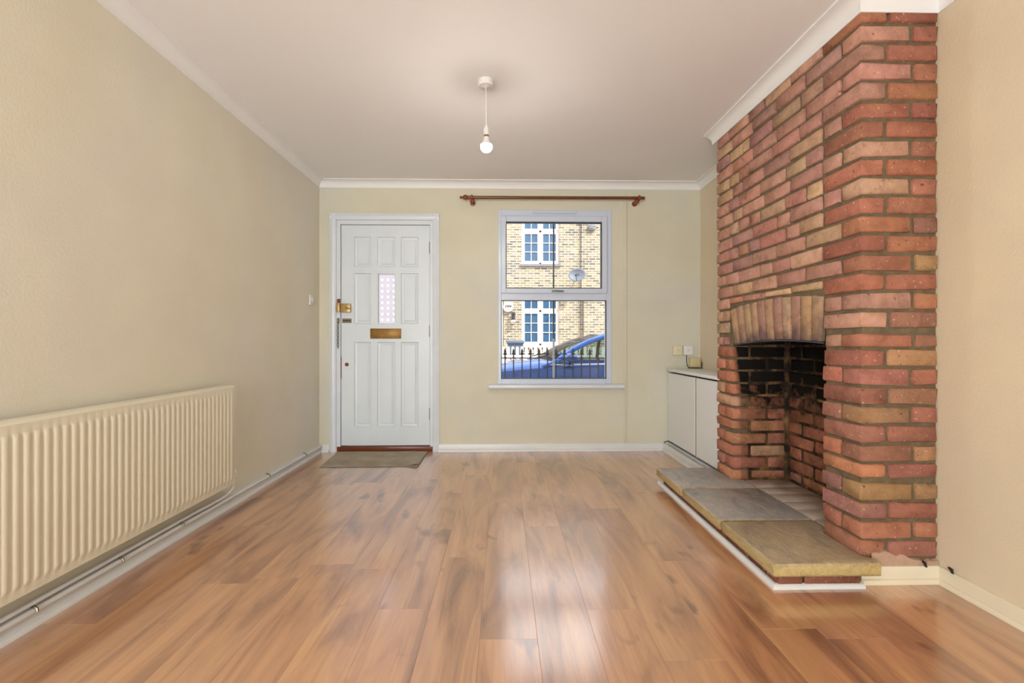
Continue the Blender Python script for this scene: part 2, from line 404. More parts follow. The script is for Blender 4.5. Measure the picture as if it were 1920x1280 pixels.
struct(MB().box(XL-.25, XL, YR-.2, YB+.24, -.06, ZC+.1).build('wall_left', 'wall_l'), 'long cream painted wall behind the radiator', 'wall')
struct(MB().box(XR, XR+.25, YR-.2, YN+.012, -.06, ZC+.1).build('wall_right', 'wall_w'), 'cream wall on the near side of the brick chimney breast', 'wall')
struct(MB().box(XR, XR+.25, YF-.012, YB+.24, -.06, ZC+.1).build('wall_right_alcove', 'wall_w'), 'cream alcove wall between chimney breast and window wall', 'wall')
DX0, DX1, DZ1 = -1.488, -.627, 2.073                        # door opening
WX0, WX1, WZ0, WZ1 = -.041, .988, .600, 2.175               # window opening
struct(wall_holes(MB(), YB, YB+.24, XL-.02, XR+.02, -.06, ZC+.1, [(DX0, DX1, -.02, DZ1), (WX0, WX1, WZ0, WZ1)]).build('wall_back', 'wall'), 'cream wall with the front door and window', 'wall')
struct(wall_holes(MB(), YR-.2, YR, XL-.02, XR+.02, -.06, ZC+.1, [(-1.6, -.2, 0, 2.1)]).build('wall_front', 'wall'), 'cream wall with opening for the added garden doors behind the camera', 'wall')
struct(MB().box(XL-.25, XR+.25, YR-.2, YB+.24, ZC, ZC+.15).build('ceiling', 'ceil'), 'plain white ceiling', 'ceiling')
# unseen garden doors, added to let light in from behind the camera
gd = empty('added_door_2', (-.9, YR-.1, 0), 'white framed glazed doors added behind the camera to admit light', 'door', kind='structure')
b = MB()
for x in (-1.6, -.93, -.26): b.box(x, x+.06, YR-.13, YR-.07, 0, 2.1)
b.box(-1.6, -.2, YR-.13, YR-.07, 2.03, 2.1); b.box(-1.6, -.2, YR-.13, YR-.07, 0, .1); b.build('door_frame', 'upvc', gd)
for x in (-1.54, -.87): MB().box(x, x+.61, YR-.105, YR-.095, .1, 2.03).build('glass_pane', 'glass', gd)

# coving: one mitred run per wall
def sweep(path, prof, k0=1.0, scale=None, caps=True):
    """path of (x,y), room on the right hand side; prof of (out,z). Returns one MB per segment."""
    n = [Vector((b[1]-a[1], -(b[0]-a[0]))).normalized() for a, b in zip(path, path[1:])]
    mit = []
    for i in range(len(path)):
        if i == 0: mit.append(n[0])
        elif i == len(path)-1: mit.append(n[-1])
        else: mit.append((n[i-1]+n[i])/(1+n[i-1].dot(n[i])))
    out = []
    for i in range(len(path)-1):
        bb = MB(); rows = []
        for j in (i, i+1):
            s_ = scale[j] if scale else 1
            rows.append([(path[j][0]+mit[j].x*o, path[j][1]+mit[j].y*o, (ZC+(z-ZC)*s_) if scale else z) for o, z in prof])
        bb.grid(rows, close=True)
        for r in rows: bb.bm.faces.new([bb.bm.verts.new(Vector(p)) for p in r])
        out.append(bb)
    return out
PJ, DR = .066, .063
cov = [(0, ZC), (0, ZC-DR), (.006, ZC-DR), (.007, ZC-DR+.007)]
for k in range(1, 8):
    a = math.pi/2*k/8; cov.append((.007+(PJ-.014)*(1-math.cos(a)), ZC-DR+.007+(DR-.015)*math.sin(a)))
cov += [(PJ-.005, ZC-.008), (PJ, ZC-.007), (PJ, ZC)]
names = ['white concave coving along the top of the radiator wall', 'white coving above the door and window', 'short white coving run in the alcove beyond the chimney breast']
tn = 0
for bb, lb in zip(sweep([(XL, YR), (XL, YB), (XR, YB), (XR, YF)], cov), names):
    tn += 1; struct(bb.build('trim_%d' % tn, 'cove', None, .5), lb, 'coving')
names = ['white coving along the top of the brick chimney face', 'white coving above the near brick return', 'white coving on the near right wall']
for bb, lb in zip(sweep([(XF, YF+.06), (XF, YN), (XR, YN), (XR, YR)], cov, scale=[1.0, 1.38, 1.38, 1.38]), names):
    tn += 1; struct(bb.build('trim_%d' % tn, 'cove', None, .5), lb, 'coving')

# baseboards: low board with a bead at its foot
SK = .066
base = [(0, 0), (.030, 0), (.029, .008), (.024, .016), (.015, .019), (.014, SK-.006), (.011, SK), (0, SK)]
def baseboard(name, path, mat, lb): struct(sweep(path, base)[0].build(name, mat, None, .5), lb, 'baseboard')
baseboard('baseboard_left', [(XL, YR), (XL, YB)], 'skirt', 'worn white baseboard under the radiator wall')
baseboard('baseboard_back', [(DX1+.051, YB), (1.50, YB)], 'skirt', 'white baseboard below the window')
baseboard('baseboard_back_corner', [(XL+.03, YB), (DX0-.06, YB)], 'skirt', 'short white baseboard between left corner and door frame')
baseboard('baseboard_right', [(XR, YN-.013), (XR, YR)], 'skirt_c', 'cream baseboard on the near right wall')
baseboard('baseboard_chimney', [(1.445, YN-.001), (XR, YN-.001)], 'skirt_c', 'cream baseboard under the near brick return')
baseboard('baseboard_alcove', [(1.470, YB-.02), (1.470, YF+.06)], 'skirt', 'white baseboard in front of the alcove cupboard')
# painted trunking ridge right of the window
struct(MB().box(1.098, 1.124, YB-.012, YB, .06, 2.33, .005, 2).build('trim_%d' % (tn+1), 'wall', None, SM), 'slim vertical cream painted cable cover right of the window', 'trim'); tn += 1

# ------------------------------------------------------------------ front door
dr = empty('door_1', ((DX0+DX1)/2, YB, 0), 'white panelled front door with small obscured glass pane', 'door', kind='structure')
b = MB()
arch = [(0, -.020), (.010, -.026), (.022, -.026), (.030, -.020), (.060, -.016), (.060, .0), (0, .0)]   # (outward from opening, y)
def architrave(bb, x0, x1, zt, w=.058):
    for sx, xx in ((-1, x0), (1, x1)):
        bb.prism([(xx+sx*o, YB+y) for o, y in ((0,0),(0,-.016),(.012,-.024),(.03,-.026),(.045,-.018),(w,-.014),(w,0))], 'Z', 0, zt+w)
    bb.prism([(YB+y, zt+o) for o, y in ((0,0),(0,-.016),(.012,-.024),(.03,-.026),(.045,-.018),(w,-.014),(w,0))], 'X', x0-w+.001, x1+w-.001)
architrave(b, DX0, DX1, DZ1)
b.build('architrave', 'white', dr, .5)
LX0, LX1, LZ0, LZ1 = -1.449, -.658, .054, 2.031              # the leaf
b = MB(); b.box(DX0, LX0-.004, YB-.004, YB+.12, 0, DZ1, .002); b.box(LX1+.004, DX1, YB-.004, YB+.12, 0, DZ1, .002); b.box(LX0-.004, LX1+.004, YB-.004, YB+.12, LZ1+.005, DZ1, .002)
b.build('door_lining', 'white', dr)
MB().box(LX0-.035, LX1+.03, YB-.008, YB+.12, 0.0, .046, .006, 2).build('threshold', 'thresh', dr, SM)
LY = YB+.012                                                # inner face of the leaf
cols = [(-1.335, -1.184), (-1.129, -.970), (-.917, -.760)]
rows = [(1.657, 1.928), (1.145, 1.601), (.219, .982)]
holes = [(c[0], c[1], r[0], r[1]) for r in rows for c in cols]
leaf = wall_holes(MB(), LY, LY+.042, LX0, LX1, LZ0, LZ1, holes).build('leaf', 'door', dr)
for h in holes:
    gl = h[2] > 1.1 and h[2] < 1.2 and abs(h[0]+1.129) < .01
    x0, x1, z0, z1 = h
    if gl:
        b = MB()
        for q in ((x0, x0+.009, z0, z1), (x1-.004, x1, z0, z1), (x0, x1, z0, z0+.004), (x0, x1, z1-.008, z1)): b.box(q[0], q[1], LY-.001, LY+.03, q[2], q[3], .002)
        b.build('glazing_bead', 'door', leaf)
        gw = .0105; sq = []
        for i in range(3):
            for k in range(8):
                cx = x0+.040+i*.0525; cz = z1-.057-k*.0515; sq.append((cx-gw, min(cx+gw, x1-.006), cz-gw, cz+gw))
        wall_holes(MB(), LY+.018, LY+.0215, x0+.004, x1-.004, z0+.003, z1-.006, sq).build('obscured_glass', 'frost', leaf)
        for q_ in sq: MB().box(q_[0]+.0002, q_[1]-.0002, LY+.018, LY+.0215, q_[2]+.0002, q_[3]-.0002).build('glass_square', 'frost2', leaf)
    else:
        # moulded frame and raised field of one panel
        b = MB(); m = .026
        def ring(o, y): return [(x0+o, LY+y, z0+o), (x1-o, LY+y, z0+o), (x1-o, LY+y, z1-o), (x0+o, LY+y, z1-o)]
        rr = [ring(0, .0), ring(.004, .010), ring(.012, .013), ring(m-.006, .0145), ring(m, .016), ring(m+.002, .010), ring(m+.006, .008)]
        b.grid(rr, close=True); b.quad(*rr[-1]); b.build('panel', 'door', leaf)
# letter plate
lp = MB().box(-1.191, -.913, LY-.008, LY, 1.012, 1.103, .004, 2).build('letter_plate', 'brass', dr, SM)
MB().box(-1.180, -.924, LY-.011, LY-.007, 1.024, 1.094, .003, 2).build('flap', 'brass', lp, SM)
lk = MB().box(-1.448, -1.360, LY-.030, LY, 1.247, 1.325, .004, 2).build('rim_lock', 'brasslock', dr, SM)
MB().box(-1.484, -1.452, YB-.030, YB-.003, 1.250, 1.332, .003, 2).build('lock_keep', 'brasslock', dr, SM)
MB().lathe([(.0, -.030), (.015, -.030), (.016, -.036), (.013, -.044), (0, -.045)], (-1.397, LY, 1.284), 'Y', 16).build('turn_knob', 'brasslock', lk, SM)
MB().prism([(-1.400, 1.278), (-1.352, 1.272), (-1.349, 1.280), (-1.398, 1.292)], 'Y', LY-.052, LY-.044, .001).build('snib_lever', 'steel', lk)
MB().box(-1.476, -1.450, YB-.026, YB-.004, 1.333, 1.366, .003).build('wood_packing', 'rust', dr)
bt = MB().box(-1.440, -1.358, LY-.006, LY, 1.153, 1.192, .002).build('chain_slide', 'steel', dr)
MB().box(-1.432, -1.366, LY-.010, LY-.006, 1.168, 1.177).build('slot', 'rubber', bt)
cp = MB().box(-1.480, -1.459, YB-.012, YB-.003, 1.150, 1.196, .002).build('chain_plate', 'steel', dr)
for k in range(11):                                         # hanging door chain, link by link
    zc = 1.143-k*.0205; pts = []
    for i in range(9):
        a = 2*math.pi*i/8; u = .0075*math.cos(a); w = .0135*math.sin(a)
        pts.append((-1.470+(u if k % 2 else u*.25), YB-.015+(u*.25 if k % 2 else u), zc+w))
    MB().tube(pts, .0022, 6, False).build('chain_link', 'steel', cp, 1.2)
MB().lathe([(0, -.010), (.012, -.010), (.0165, -.006), (.0165, 0), (0, 0)], (-1.400, LY, .780), 'Y', 18).build('keyhole_cover', 'rust', dr, SM)
MB().box(LX0-.0045, LX0+.002, LY-.003, LY+.004, .655, .850).build('bare_edge_strip', 'rust', dr)
for z in (1.83, 1.08, .335):
    b = MB().tube([(LX1+.003, LY-.006, z-.052), (LX1+.003, LY-.006, z+.052)], .0065, 10); hg = b.build('hinge', 'steel', dr, SM)
    MB().box(LX1-.012, LX1+.002, LY-.003, LY+.001, z-.05, z+.05).build('hinge_leaf', 'door', hg)

# ------------------------------------------------------------------ window
wd = empty('window_1', ((WX0+WX1)/2, YB, WZ0), 'white plastic window with opening top light and fixed lower pane', 'window', kind='structure')
def frame4(bb, x0, x1, z0, z1, X0, X1, Z0, Z1, y0, y1, bev=.004):
    bb.box(x0, X0, y0, y1, z0, z1, bev); bb.box(X1, x1, y0, y1, z0, z1, bev); bb.box(X0-.001, X1+.001, y0, y1, z0, Z0, bev); bb.box(X0-.001, X1+.001, y0, y1, Z1, z1, bev); return bb
yw = YB-.006
b = frame4(MB(), WX0, WX1, WZ0, WZ1, -.012, .936, .652, 2.115, yw, yw+.07)
b.box(-.013, .937, yw, yw+.07, 1.356, 1.432, .004)
b.build('outer_frame', 'upvc', wd)
frame4(MB(), -.015, .945, 1.418, 2.118, .033, .890, 1.468, 2.058, yw-.018, yw+.05, .006).build('opening_sash', 'upvc', wd)
b = frame4(MB(), .029, .894, 1.464, 2.062, .035, .888, 1.470, 2.056, yw-.019, yw+.03, 0); b.build('upper_gasket', 'gasket', wd)
b = frame4(MB(), -.014, .938, .650, 1.358, -.008, .932, .656, 1.352, yw-.001, yw+.03, 0); b.build('lower_gasket', 'gasket', wd)
MB().box(.034, .889, yw+.012, yw+.018, 1.469, 2.057).build('pane', 'glass', wd)
MB().box(-.009, .933, yw+.022, yw+.028, .655, 1.353).build('pane', 'glass', wd)
MB().box(.270, .665, yw-.016, yw, 2.138, 2.160, .004).build('trickle_vent', 'upvc', wd)
hd = MB().box(.435, .500, yw-.030, yw-.017, 1.427, 1.447, .004).build('handle_base', 'upvc', wd)
MB().tube([(.442, yw-.036, 1.437), (.47, yw-.045, 1.441), (.505, yw-.047, 1.436), (.545, yw-.045, 1.436)], [.008, .007, .0065, .006], 10).build('handle_lever', 'steel', hd, SM)
b = MB().box(-.128, 1.092, YB-.062, YB+.02, .566, .602, .009, 3); b.build('window_sill', 'white', wd, SM)
# curtain pole
cpole = empty('curtain_pole', (.44, YB, 2.26), 'dark varnished wooden curtain pole above the window', 'curtain pole')
py, pz = YB-.080, 2.259
MB().tube([(-.315, py, pz), (1.262, py, pz+.004)], .0135, 16).build('rod', 'pole', cpole, SM)
MB().lathe([(.0, -.068), (.009, -.067), (.013, -.060), (.012, -.053), (.006, -.047), (.010, -.041), (.020, -.030), (.024, -.016), (.020, -.003), (.013, .006), (.018, .010), (.018, .016), (.0135, .018)], (-.312, py, pz), 'X', 20).build('finial', 'knob', cpole, SM)
for x, z in ((-.272, pz), (1.216, pz+.004)):
    br_ = MB().lathe([(.016, -.010), (.023, -.006), (.025, 0), (.023, .006), (.016, .010)], (x, py, z), 'X', 20).build('bracket_ring', 'knob', cpole, SM)
    MB().lathe([(0, -.100), (.010, -.098), (.019, -.088), (.022, -.076), (.018, -.062), (.011, -.054), (.011, -.012), (.022, -.010), (.024, 0), (0, 0)], (x+(.004 if x < 0 else -.022), YB, z-.030), 'Y', 18).build('bracket_arm', 'knob', br_, SM)

# ------------------------------------------------------------------ doormat
q = [atz(635, 845, .01), atz(802, 845, .01), atz(783, 872, .01), atz(600.5, 874, .01)]
q[0].y = q[1].y = YB-.032
mt = empty('doormat', ((q[0]+q[2])/2).to_tuple()[:2]+(0,), 'grey brown ribbed doormat lying at the front door', 'doormat')
b = MB(); nr = 27
rowsm = []
for i in range(nr*2+1):
    t_ = i/(nr*2); a = q[0].lerp(q[3], t_); c_ = q[1].lerp(q[2], t_); z = .0105 if i % 2 else .0045
    rowsm.append([a.lerp(c_, u).to_tuple()[:2]+(z+.0006*math.sin(u*9+i),) for u in [j/12 for j in range(13)]])
b.grid(rowsm); b.build('ribbed_pile', 'mat', mt)
e0 = [v.to_tuple()[:2] for v in q]; cx = sum(p[0] for p in e0)/4; cy = sum(p[1] for p in e0)/4
b = MB().prism([(cx+(p[0]-cx)*1.012, cy+(p[1]-cy)*1.01) for p in e0], 'Z', .0005, .0050); b.build('mat_backing', 'mat_edge', mt)
f0 = Vector(q[2]); MB().grid([[(f0.x-.10, f0.y-.004, .004), (f0.x-.05, f0.y-.006, .012), (f0.x-.01, f0.y-.003, .022)], [(f0.x-.10, f0.y+.012, .009), (f0.x-.045, f0.y+.025, .010), (f0.x+.004, f0.y+.035, .009)]]).build('curled_corner', 'mat_edge', mt)

# ------------------------------------------------------------------ radiator, pipes, switch
RX, RY0, RY1, RZ0, RZ1 = XL+.098, .93, 2.70, .160, .730
rd = empty('radiator', (XL, (RY0+RY1)/2, 0), 'long cream ribbed panel radiator low on the left wall', 'radiator')
b = MB(); pitch = .0333; nrib = int((RY1-RY0-.03)/pitch); y_s = RY0+(RY1-RY0-nrib*pitch)/2
ys = [(RY0, 0)]
pr = [(0, 0), (.10, 0), (.20, .55), (.30, 1), (.70, 1), (.80, .55), (.90, 0)]
for k in range(nrib): ys += [(y_s+(k+u)*pitch, d) for u, d in pr]
ys += [(y_s+nrib*pitch, 0), (RY1, 0)]
zsr = [(RZ0, 0, -.008), (RZ0+.006, 0, 0), (RZ0+.034, 0, 0), (RZ0+.040, .55, 0), (RZ0+.050, 1, 0), (RZ1-.052, 1, 0), (RZ1-.042, .55, 0), (RZ1-.036, 0, 0), (RZ1-.007, 0, 0), (RZ1, 0, -.008)]
b.grid([[(RX-.005+.0052*d*w+o, y, z) for y, d in ys] for z, w, o in zsr])
b.build('ribbed_panel', 'rad', rd, .6)
MB().box(RX-.030, RX-.010, RY0+.002, RY1-.002, RZ0+.001, RZ1-.001, .004).build('panel_back', 'rad', rd)
MB().box(XL+.025, RX-.012, RY0-.002, RY1+.001, RZ1-.012, RZ1+.004, .004).build('top_cover', 'rad', rd)
MB().box(XL+.028, RX-.012, RY1-.003, RY1+.004, RZ0+.01, RZ1-.002, .003).build('side_cover', 'rad', rd)
for y in (1.3, 2.35): MB().box(XL+.001, XL+.030, y-.02, y+.02, RZ0+.05, RZ1-.05).build('wall_bracket', 'rad', rd)
vy = RY1+.040; vx = XL+.062
vl = MB().lathe([(0, 0), (.011, 0), (.012, .014), (.016, .018), (.0175, .052), (.013, .062), (0, .064)], (vx, vy, .172), 'Z', 16).build('valve', 'plastic', rd, SM)
MB().tube([(vx, vy, .182), (vx, RY1-.005, .182)], .010, 12).build('valve_tail', 'steel', vl, SM)
pts = [(vx, vy, .176), (vx, vy-.002, .135)]
for k in range(1, 9):
    a = math.pi/2*k/8; pts.append((vx-.024*math.sin(a)*.9, vy-.10*(1-math.cos(a)), .135-.042*math.sin(a)))
pts += [(XL+.040, vy-.16, .093), (XL+.032, vy-.30, .092), (XL+.032, YR+.02, .092)]
MB().tube(pts, .0085, 10).build('feed_pipe', 'skirt', rd, SM)
hp = empty('heating_pipe', (XL+.022, 1, 0), 'white painted heating pipe running along the left baseboard', 'pipe')
MB().tube([(XL+.027, YR+.02, .062), (XL+.027, 3.0, .060), (XL+.027, YB-.02, .056)], .0100, 12).build('pipe_run', 'skirt', hp, SM)
for y in (1.62, 1.98, 2.35, 3.21, 3.80):
    MB().tube([(XL+.014, y, .077), (XL+.030, y, .0755), (XL+.0395, y, .068), (XL+.041, y, .058)], .0042, 6).build('pipe_clip', 'steel', hp, SM)
sw = empty('light_switch', (XL, 3.985, 1.30), 'small white light switch on the left wall beside the door', 'switch')
MB().box(XL, XL+.010, 3.942, 4.028, 1.297, 1.383, .003, 2).build('switch_plate', 'plastic', sw, SM)
MB().box(XL+.009, XL+.015, 3.972, 3.998, 1.322, 1.358, .002).build('rocker', 'plastic', sw)

# ------------------------------------------------------------------ pendant lamps (the second, unseen, is added to brighten the room from behind)
def pendant(x, y, label):
    t = empty('pendant_lamp', (x, y, ZC), label, 'lamp', 'bare bulb pendant lamps')
    MB().lathe([(0, 0), (.044, 0), (.044, -.024), (.040, -.031), (.012, -.036), (.006, -.040), (0, -.040)], (x, y, ZC), 'Z', 32).build('ceiling_rose', 'plastic', t, .5)
    MB().tube([(x, y, ZC-.038), (x+.002, y, ZC-.14), (x+.003, y, ZC-.252)], .0032, 8).build('cord', 'plastic', t, SM)
    h = MB().lathe([(0, -.245), (.006, -.246), (.014, -.262), (.0165, -.272), (.0165, -.276), (.0150, -.278), (.0150, -.298), (.0165, -.300), (0, -.300)], (x+.003, y, ZC), 'Z', 24).build('lamp_holder', 'plastic', t, .5)
    MB().lathe([(.0135, -.300), (.0135, -.312)], (x+.003, y, ZC), 'Z', 24).build('brass_cap', 'brass', h, SM)
    z0 = ZC-.362; r = .0325
    bl = MB().lathe([(0, .052), (.014, .052), (.0155, .047), (.0165, .036), (.0215, .0255), (.0290, .0150), (.0318, .0075), (0, .0075)], (x+.003, y, z0), 'Z', 28).build('bulb', 'plastic', t, SM)
    prof = [(.0315, .0074)] + [(r*math.cos(a), -r*math.sin(a)) for a in [-.20+(math.pi/2+.20)*k/12 for k in range(1, 12)]] + [(.001, -r)]
    MB().lathe(prof, (x+.003, y, z0), 'Z', 24).build('glowing_dome', 'bulb', bl, 1.2)
    return t
pendant(-.093, 2.551, 'lit bare bulb on a white cord hanging from the ceiling')
pendant(-.05, -.75, 'lit bare bulb pendant added behind the camera as fill')

# ------------------------------------------------------------------ alcove cupboard and junction boxes
CX = 1.500
cb = empty('cupboard', (1.65, 3.65, 0), 'low white two door cupboard in the alcove beside the chimney breast', 'cupboard')
MB().box(CX+.022, XR-.002, YF+.01, YB-.002, .07, .706).build('carcass', 'darkgap', cb)
MB().box(CX-.012, XR-.001, YF+.004, YB-.001, .718, .742, .003, 2).build('top_board', 'chip', cb, SM)
MB().box(CX, CX+.018, 3.580, YB-.012, .092, .704, .002).build('cupboard_door', 'chip', cb)
MB().box(CX, CX+.018, YF+.02, 3.548, .092, .704, .002).build('cupboard_door', 'chip', cb)
MB().box(CX+.002, CX+.02, 3.552, 3.566, .080, .706).build('centre_stile', 'board_edge', cb)
MB().box(CX-.002, CX+.03, YF+.01, YB-.002, .001, .074, .002).build('plinth', 'skirt', cb)
def jbox(x0, x1, z0, z1, d, mat, label, scr=True):
    t = empty('junction_box', ((x0+x1)/2, YB, z0), label, 'junction box', 'small boxes above the alcove cupboard')
    bx = MB().box(x0, x1, YB-d, YB, z0, z1, .004, 2).build('cover', mat, t, SM)
    if scr: MB().lathe([(0, -.0015), (.004, -.001), (.004, 0), (0, 0)], ((x0+x1)/2, YB-d, (z0+z1)/2), 'Y', 10).build('screw', 'steel', bx)
jbox(1.541, 1.628, .862, .950, .030, 'cream_plastic', 'cream square box with centre screw, leftmost above the alcove cupboard')
jbox(1.633, 1.716, .864, .948, .034, 'plastic', 'white square box between the cream box and the alcove corner')
jbox(1.690, 1.782, .756, .838, .045, 'old_plastic', 'yellowed low box resting near the cupboard top', False)
MB().tube([(1.664, YB-.02, .864), (1.664, YB-.022, .81), (1.667, YB-.03, .768), (1.676, YB-.045, .7485), (1.70, YB-.05, .748), (1.75, YB-.06, .748), (1.787, YB-.055, .748), (1.790, YB-.05, .80)], .0035, 8).build('power_cable', 'rubber', None, SM)
tag(bpy.data.objects['power_cable'], 'thin black cable looping below the white square box', 'cable')
MB().tube([(1.60, YB-.004, .862), (1.575, YB-.004, .80), (1.52, YB-.008, .757), (1.475, YB-.012, .748), (1.478, YB-.008, .66), (1.484, YB-.006, .60)], .0022, 6).build('aerial_wire', 'cream_plastic', None, SM)
tag(bpy.data.objects['aerial_wire'], 'thin cream wire trailing from cream box over cupboard edge', 'wire')
MB().tube([(CX-.005, YB-.05, .085), (CX-.014, YB-.03, .088), (CX-.03, YB-.02, .080), (CX-.042, YB-.018, .072)], .004, 6).build('cable_stub', 'rubber', None, SM)
tag(bpy.data.objects['cable_stub'], 'short black cable end at the foot of the alcove cupboard', 'cable')

# ------------------------------------------------------------------ chimney breast
cbm = empty('chimney_breast', ((XF+XR)/2, (YN+YF)/2, 0), 'exposed red brick chimney breast with arched fireplace opening', 'fireplace')
OY0, OY1 = 2.100, 2.924                                     # fireplace opening
FB = 1.825                                                  # firebox back
MR = .012                                                   # mortar recess
b = MB()
b.box(XF+MR, XR+.25, YN+MR, OY0-MR, 0, ZC-.002)                  # near pier
b.box(XF+MR, XR+.25, OY1+MR, YF-MR, 0, ZC-.002)                  # far pier
b.box(XF+MR, XR+.25, OY0-MR, OY1+MR, 1.17, ZC-.002)              # above the opening
b.build('mortar_core', 'mortar', cbm)
GA = .07875; Z0 = 2.296-GA*29                               # lowest bed joint
pal = [((.76,.565,.495), 8), ((.73,.535,.475), 8), ((.77,.585,.505), 6), ((.76,.605,.50), 4), ((.79,.65,.52), 4), ((.69,.515,.475), 3), ((.75,.52,.445), 3), ((.65,.49,.46), 1)]
pal_low = [((.75,.49,.39), 8), ((.785,.53,.41), 6), ((.71,.465,.385), 6), ((.67,.46,.40), 4), ((.75,.585,.46), 2), ((.64,.45,.40), 2)]
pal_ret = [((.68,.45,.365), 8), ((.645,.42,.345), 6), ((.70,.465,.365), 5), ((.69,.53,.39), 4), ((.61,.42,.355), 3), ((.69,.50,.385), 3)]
def pick(p):
    c = R.choices([a for a, w in p], [w for a, w in p])[0]; k = R.uniform(.94, 1.06)
    return lin(*[min(1, max(0, v*k+R.uniform(-.012, .012))) for v in c])
def brick(parent, x0, x1, y0, y1, z0, z1, col, mat='brick', j=.0034, bev=.0055, name='brick'):
    """one brick with worn, slightly uneven edges"""
    m_ = MB().box(x0, x1, y0, y1, z0, z1, bev)
    for v in m_.bm.verts: v.co += Vector((R.uniform(-j, j)*.6, R.uniform(-j, j), R.uniform(-j, j)))
    o = m_.build(name, mat, parent, 1.1, True); o.color = col; return o
JT = .0145
prev = []
def row_lengths(k, total):
    """brick lengths along the face after the corner brick"""
    best = None
    for _ in range(60):
        out, y = [], 0
        while True:
            L = R.choices([.238, .119, .165], [6, 2, 1])[0]
            if total-y-L < .10:
                rest = total-y
                if rest > .27: out += [.119, rest-.119]
                else: out.append(rest)
                break
            out.append(L); y += L
        yield out
def zrow(k): return Z0+k*GA, Z0+(k+1)*GA
last = []
for k in range(0, 30):
    za, zb = zrow(k); z0, z1 = max(za+JT/2, .012), min(zb-JT/2, ZC-.04)
    A = (k % 2 == 1)
    if k == 12: z1 -= .013                                   # thick repaired joints
    if k == 5: z0 += .013
    low = zb < 1.25
    P = pal_low if zb < 1.0 else pal
    # near return and corner brick
    jx = R.uniform(-.008, .008)
    cl = .2235 if A else .108                                # corner brick along the face
    cw = .104 if A else .2085                                # corner brick along the return
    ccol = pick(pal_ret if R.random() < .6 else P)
    wob = R.uniform(-.0035, .0035)
    ztop = z1
    if k == 0:                                               # rough plastered foot course under the return
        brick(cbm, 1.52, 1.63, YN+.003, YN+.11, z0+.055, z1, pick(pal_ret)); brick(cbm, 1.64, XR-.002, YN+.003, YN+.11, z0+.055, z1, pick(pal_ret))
    else:
        cor = brick(cbm, XF+wob, XF+cw+jx, YN+wob, YN+min(cl, OY0-YN-.0), z0, z1, ccol)
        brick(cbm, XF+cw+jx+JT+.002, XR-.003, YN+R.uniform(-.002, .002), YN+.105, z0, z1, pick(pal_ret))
    if k == 0: continue
    inopen = zb < 1.22
    if inopen:
        ye = OY0 if za < .95 else OY0-.014
        ys0 = OY1 if za < .95 else 2.980
        if not A: brick(cbm, XF+R.uniform(-.004, .004), XF+.104, YN+cl+JT, ye, z0, z1, pick(P))
        # far pier: stretcher or two headers; headers reach back into the firebox cheek
        if A:
            brick(cbm, XF+R.uniform(-.004, .004), XF+.104, ys0, YF, z0, z1, pick(P), 'sootbrick')
        else:
            ym = (ys0+YF)/2
            brick(cbm, XF+R.uniform(-.004, .004), XF+.215, ys0, ym-JT/2, z0, z1, pick(P), 'sootbrick'); brick(cbm, XF+R.uniform(-.004, .004), XF+.104, ym+JT/2, YF, z0, z1, pick(P))
        continue
    total = YF-(YN+cl+JT)
    for Ls in row_lengths(k, total):
        js = []; y = YN+cl+JT
        for L in Ls: y += L; js.append(y)
        if all(abs(a-c) > .035 for a in js[:-1] for c in last): break
    last = js[:-1]
    y = YN+cl+JT
    for i, L in enumerate(Ls):
        y1 = y+L-(JT if i < len(Ls)-1 else 0); zz0 = z0
        if za < 1.24 and y < 2.975 and y1 > 2.09: zz0 = 1.232
        if zz0 < z1-.015: brick(cbm, XF+R.uniform(-.004, .004), XF+.104, y, y1, zz0, z1, pick(P))
        y += L
# rough plaster left over the foot of the near return
m_ = MB(); n_ = 16; top_, bot_ = [], []
for i in range(n_+1):
    u = i/n_; top_.append((1.514+u*(XR-1.518), YN-.004, .098+.022*math.sin(5*u+.6)+R.uniform(-.008, .008))); bot_.append((1.514+u*(XR-1.518), YN-.004, .055))
m_.grid([top_, bot_]); m_.grid([[(p[0], YN+.02, p[2]+.006) for p in top_], top_]); m_.build('plaster_skim', 'plaster', cbm)
# arch of upright bricks over the opening, on a dark iron bar
def arcz(t, a, m, c): return a*(1-t)*(1-2*t)+m*4*t*(1-t)+c*t*(2*t-1)
def zbot(t): return arcz(t, .984, .997, .968)
def ztop(t): return arcz(t, 1.196, 1.221, 1.188)
b = MB(); rowsA = []
for k in range(13):
    t_ = k/12; y = OY0-.01+t_*(OY1-OY0+.02); rowsA.append([(XF+.004, y, zbot(t_)-.001), (XF+.004, y, zbot(t_)-.009), (XF+.10, y, zbot(t_)-.009), (XF+.10, y, zbot(t_)-.001)])
b.grid(rowsA, close=True); ar = b.build('arch_bar', 'dark', cbm)
b = MB(); NV = 11
arc_col = [(.74,.60,.46), (.70,.56,.46), (.74,.62,.48), (.72,.58,.46), (.67,.51,.45), (.72,.58,.46), (.68,.52,.46), (.73,.60,.49), (.68,.52,.45), (.74,.60,.45), (.71,.58,.46)]
rowsA = []
for k in range(13):
    t_ = k/12; y = OY0-.006+t_*(OY1-OY0+.05); rowsA.append([(XF+.010, y, zbot(t_)+.006), (XF+.010, y, ztop(t_)+.012), (XF+.10, y, ztop(t_)+.012), (XF+.10, y, zbot(t_)+.006)])
MB().grid(rowsA, close=True).build('arch_mortar', 'mortar', cbm)
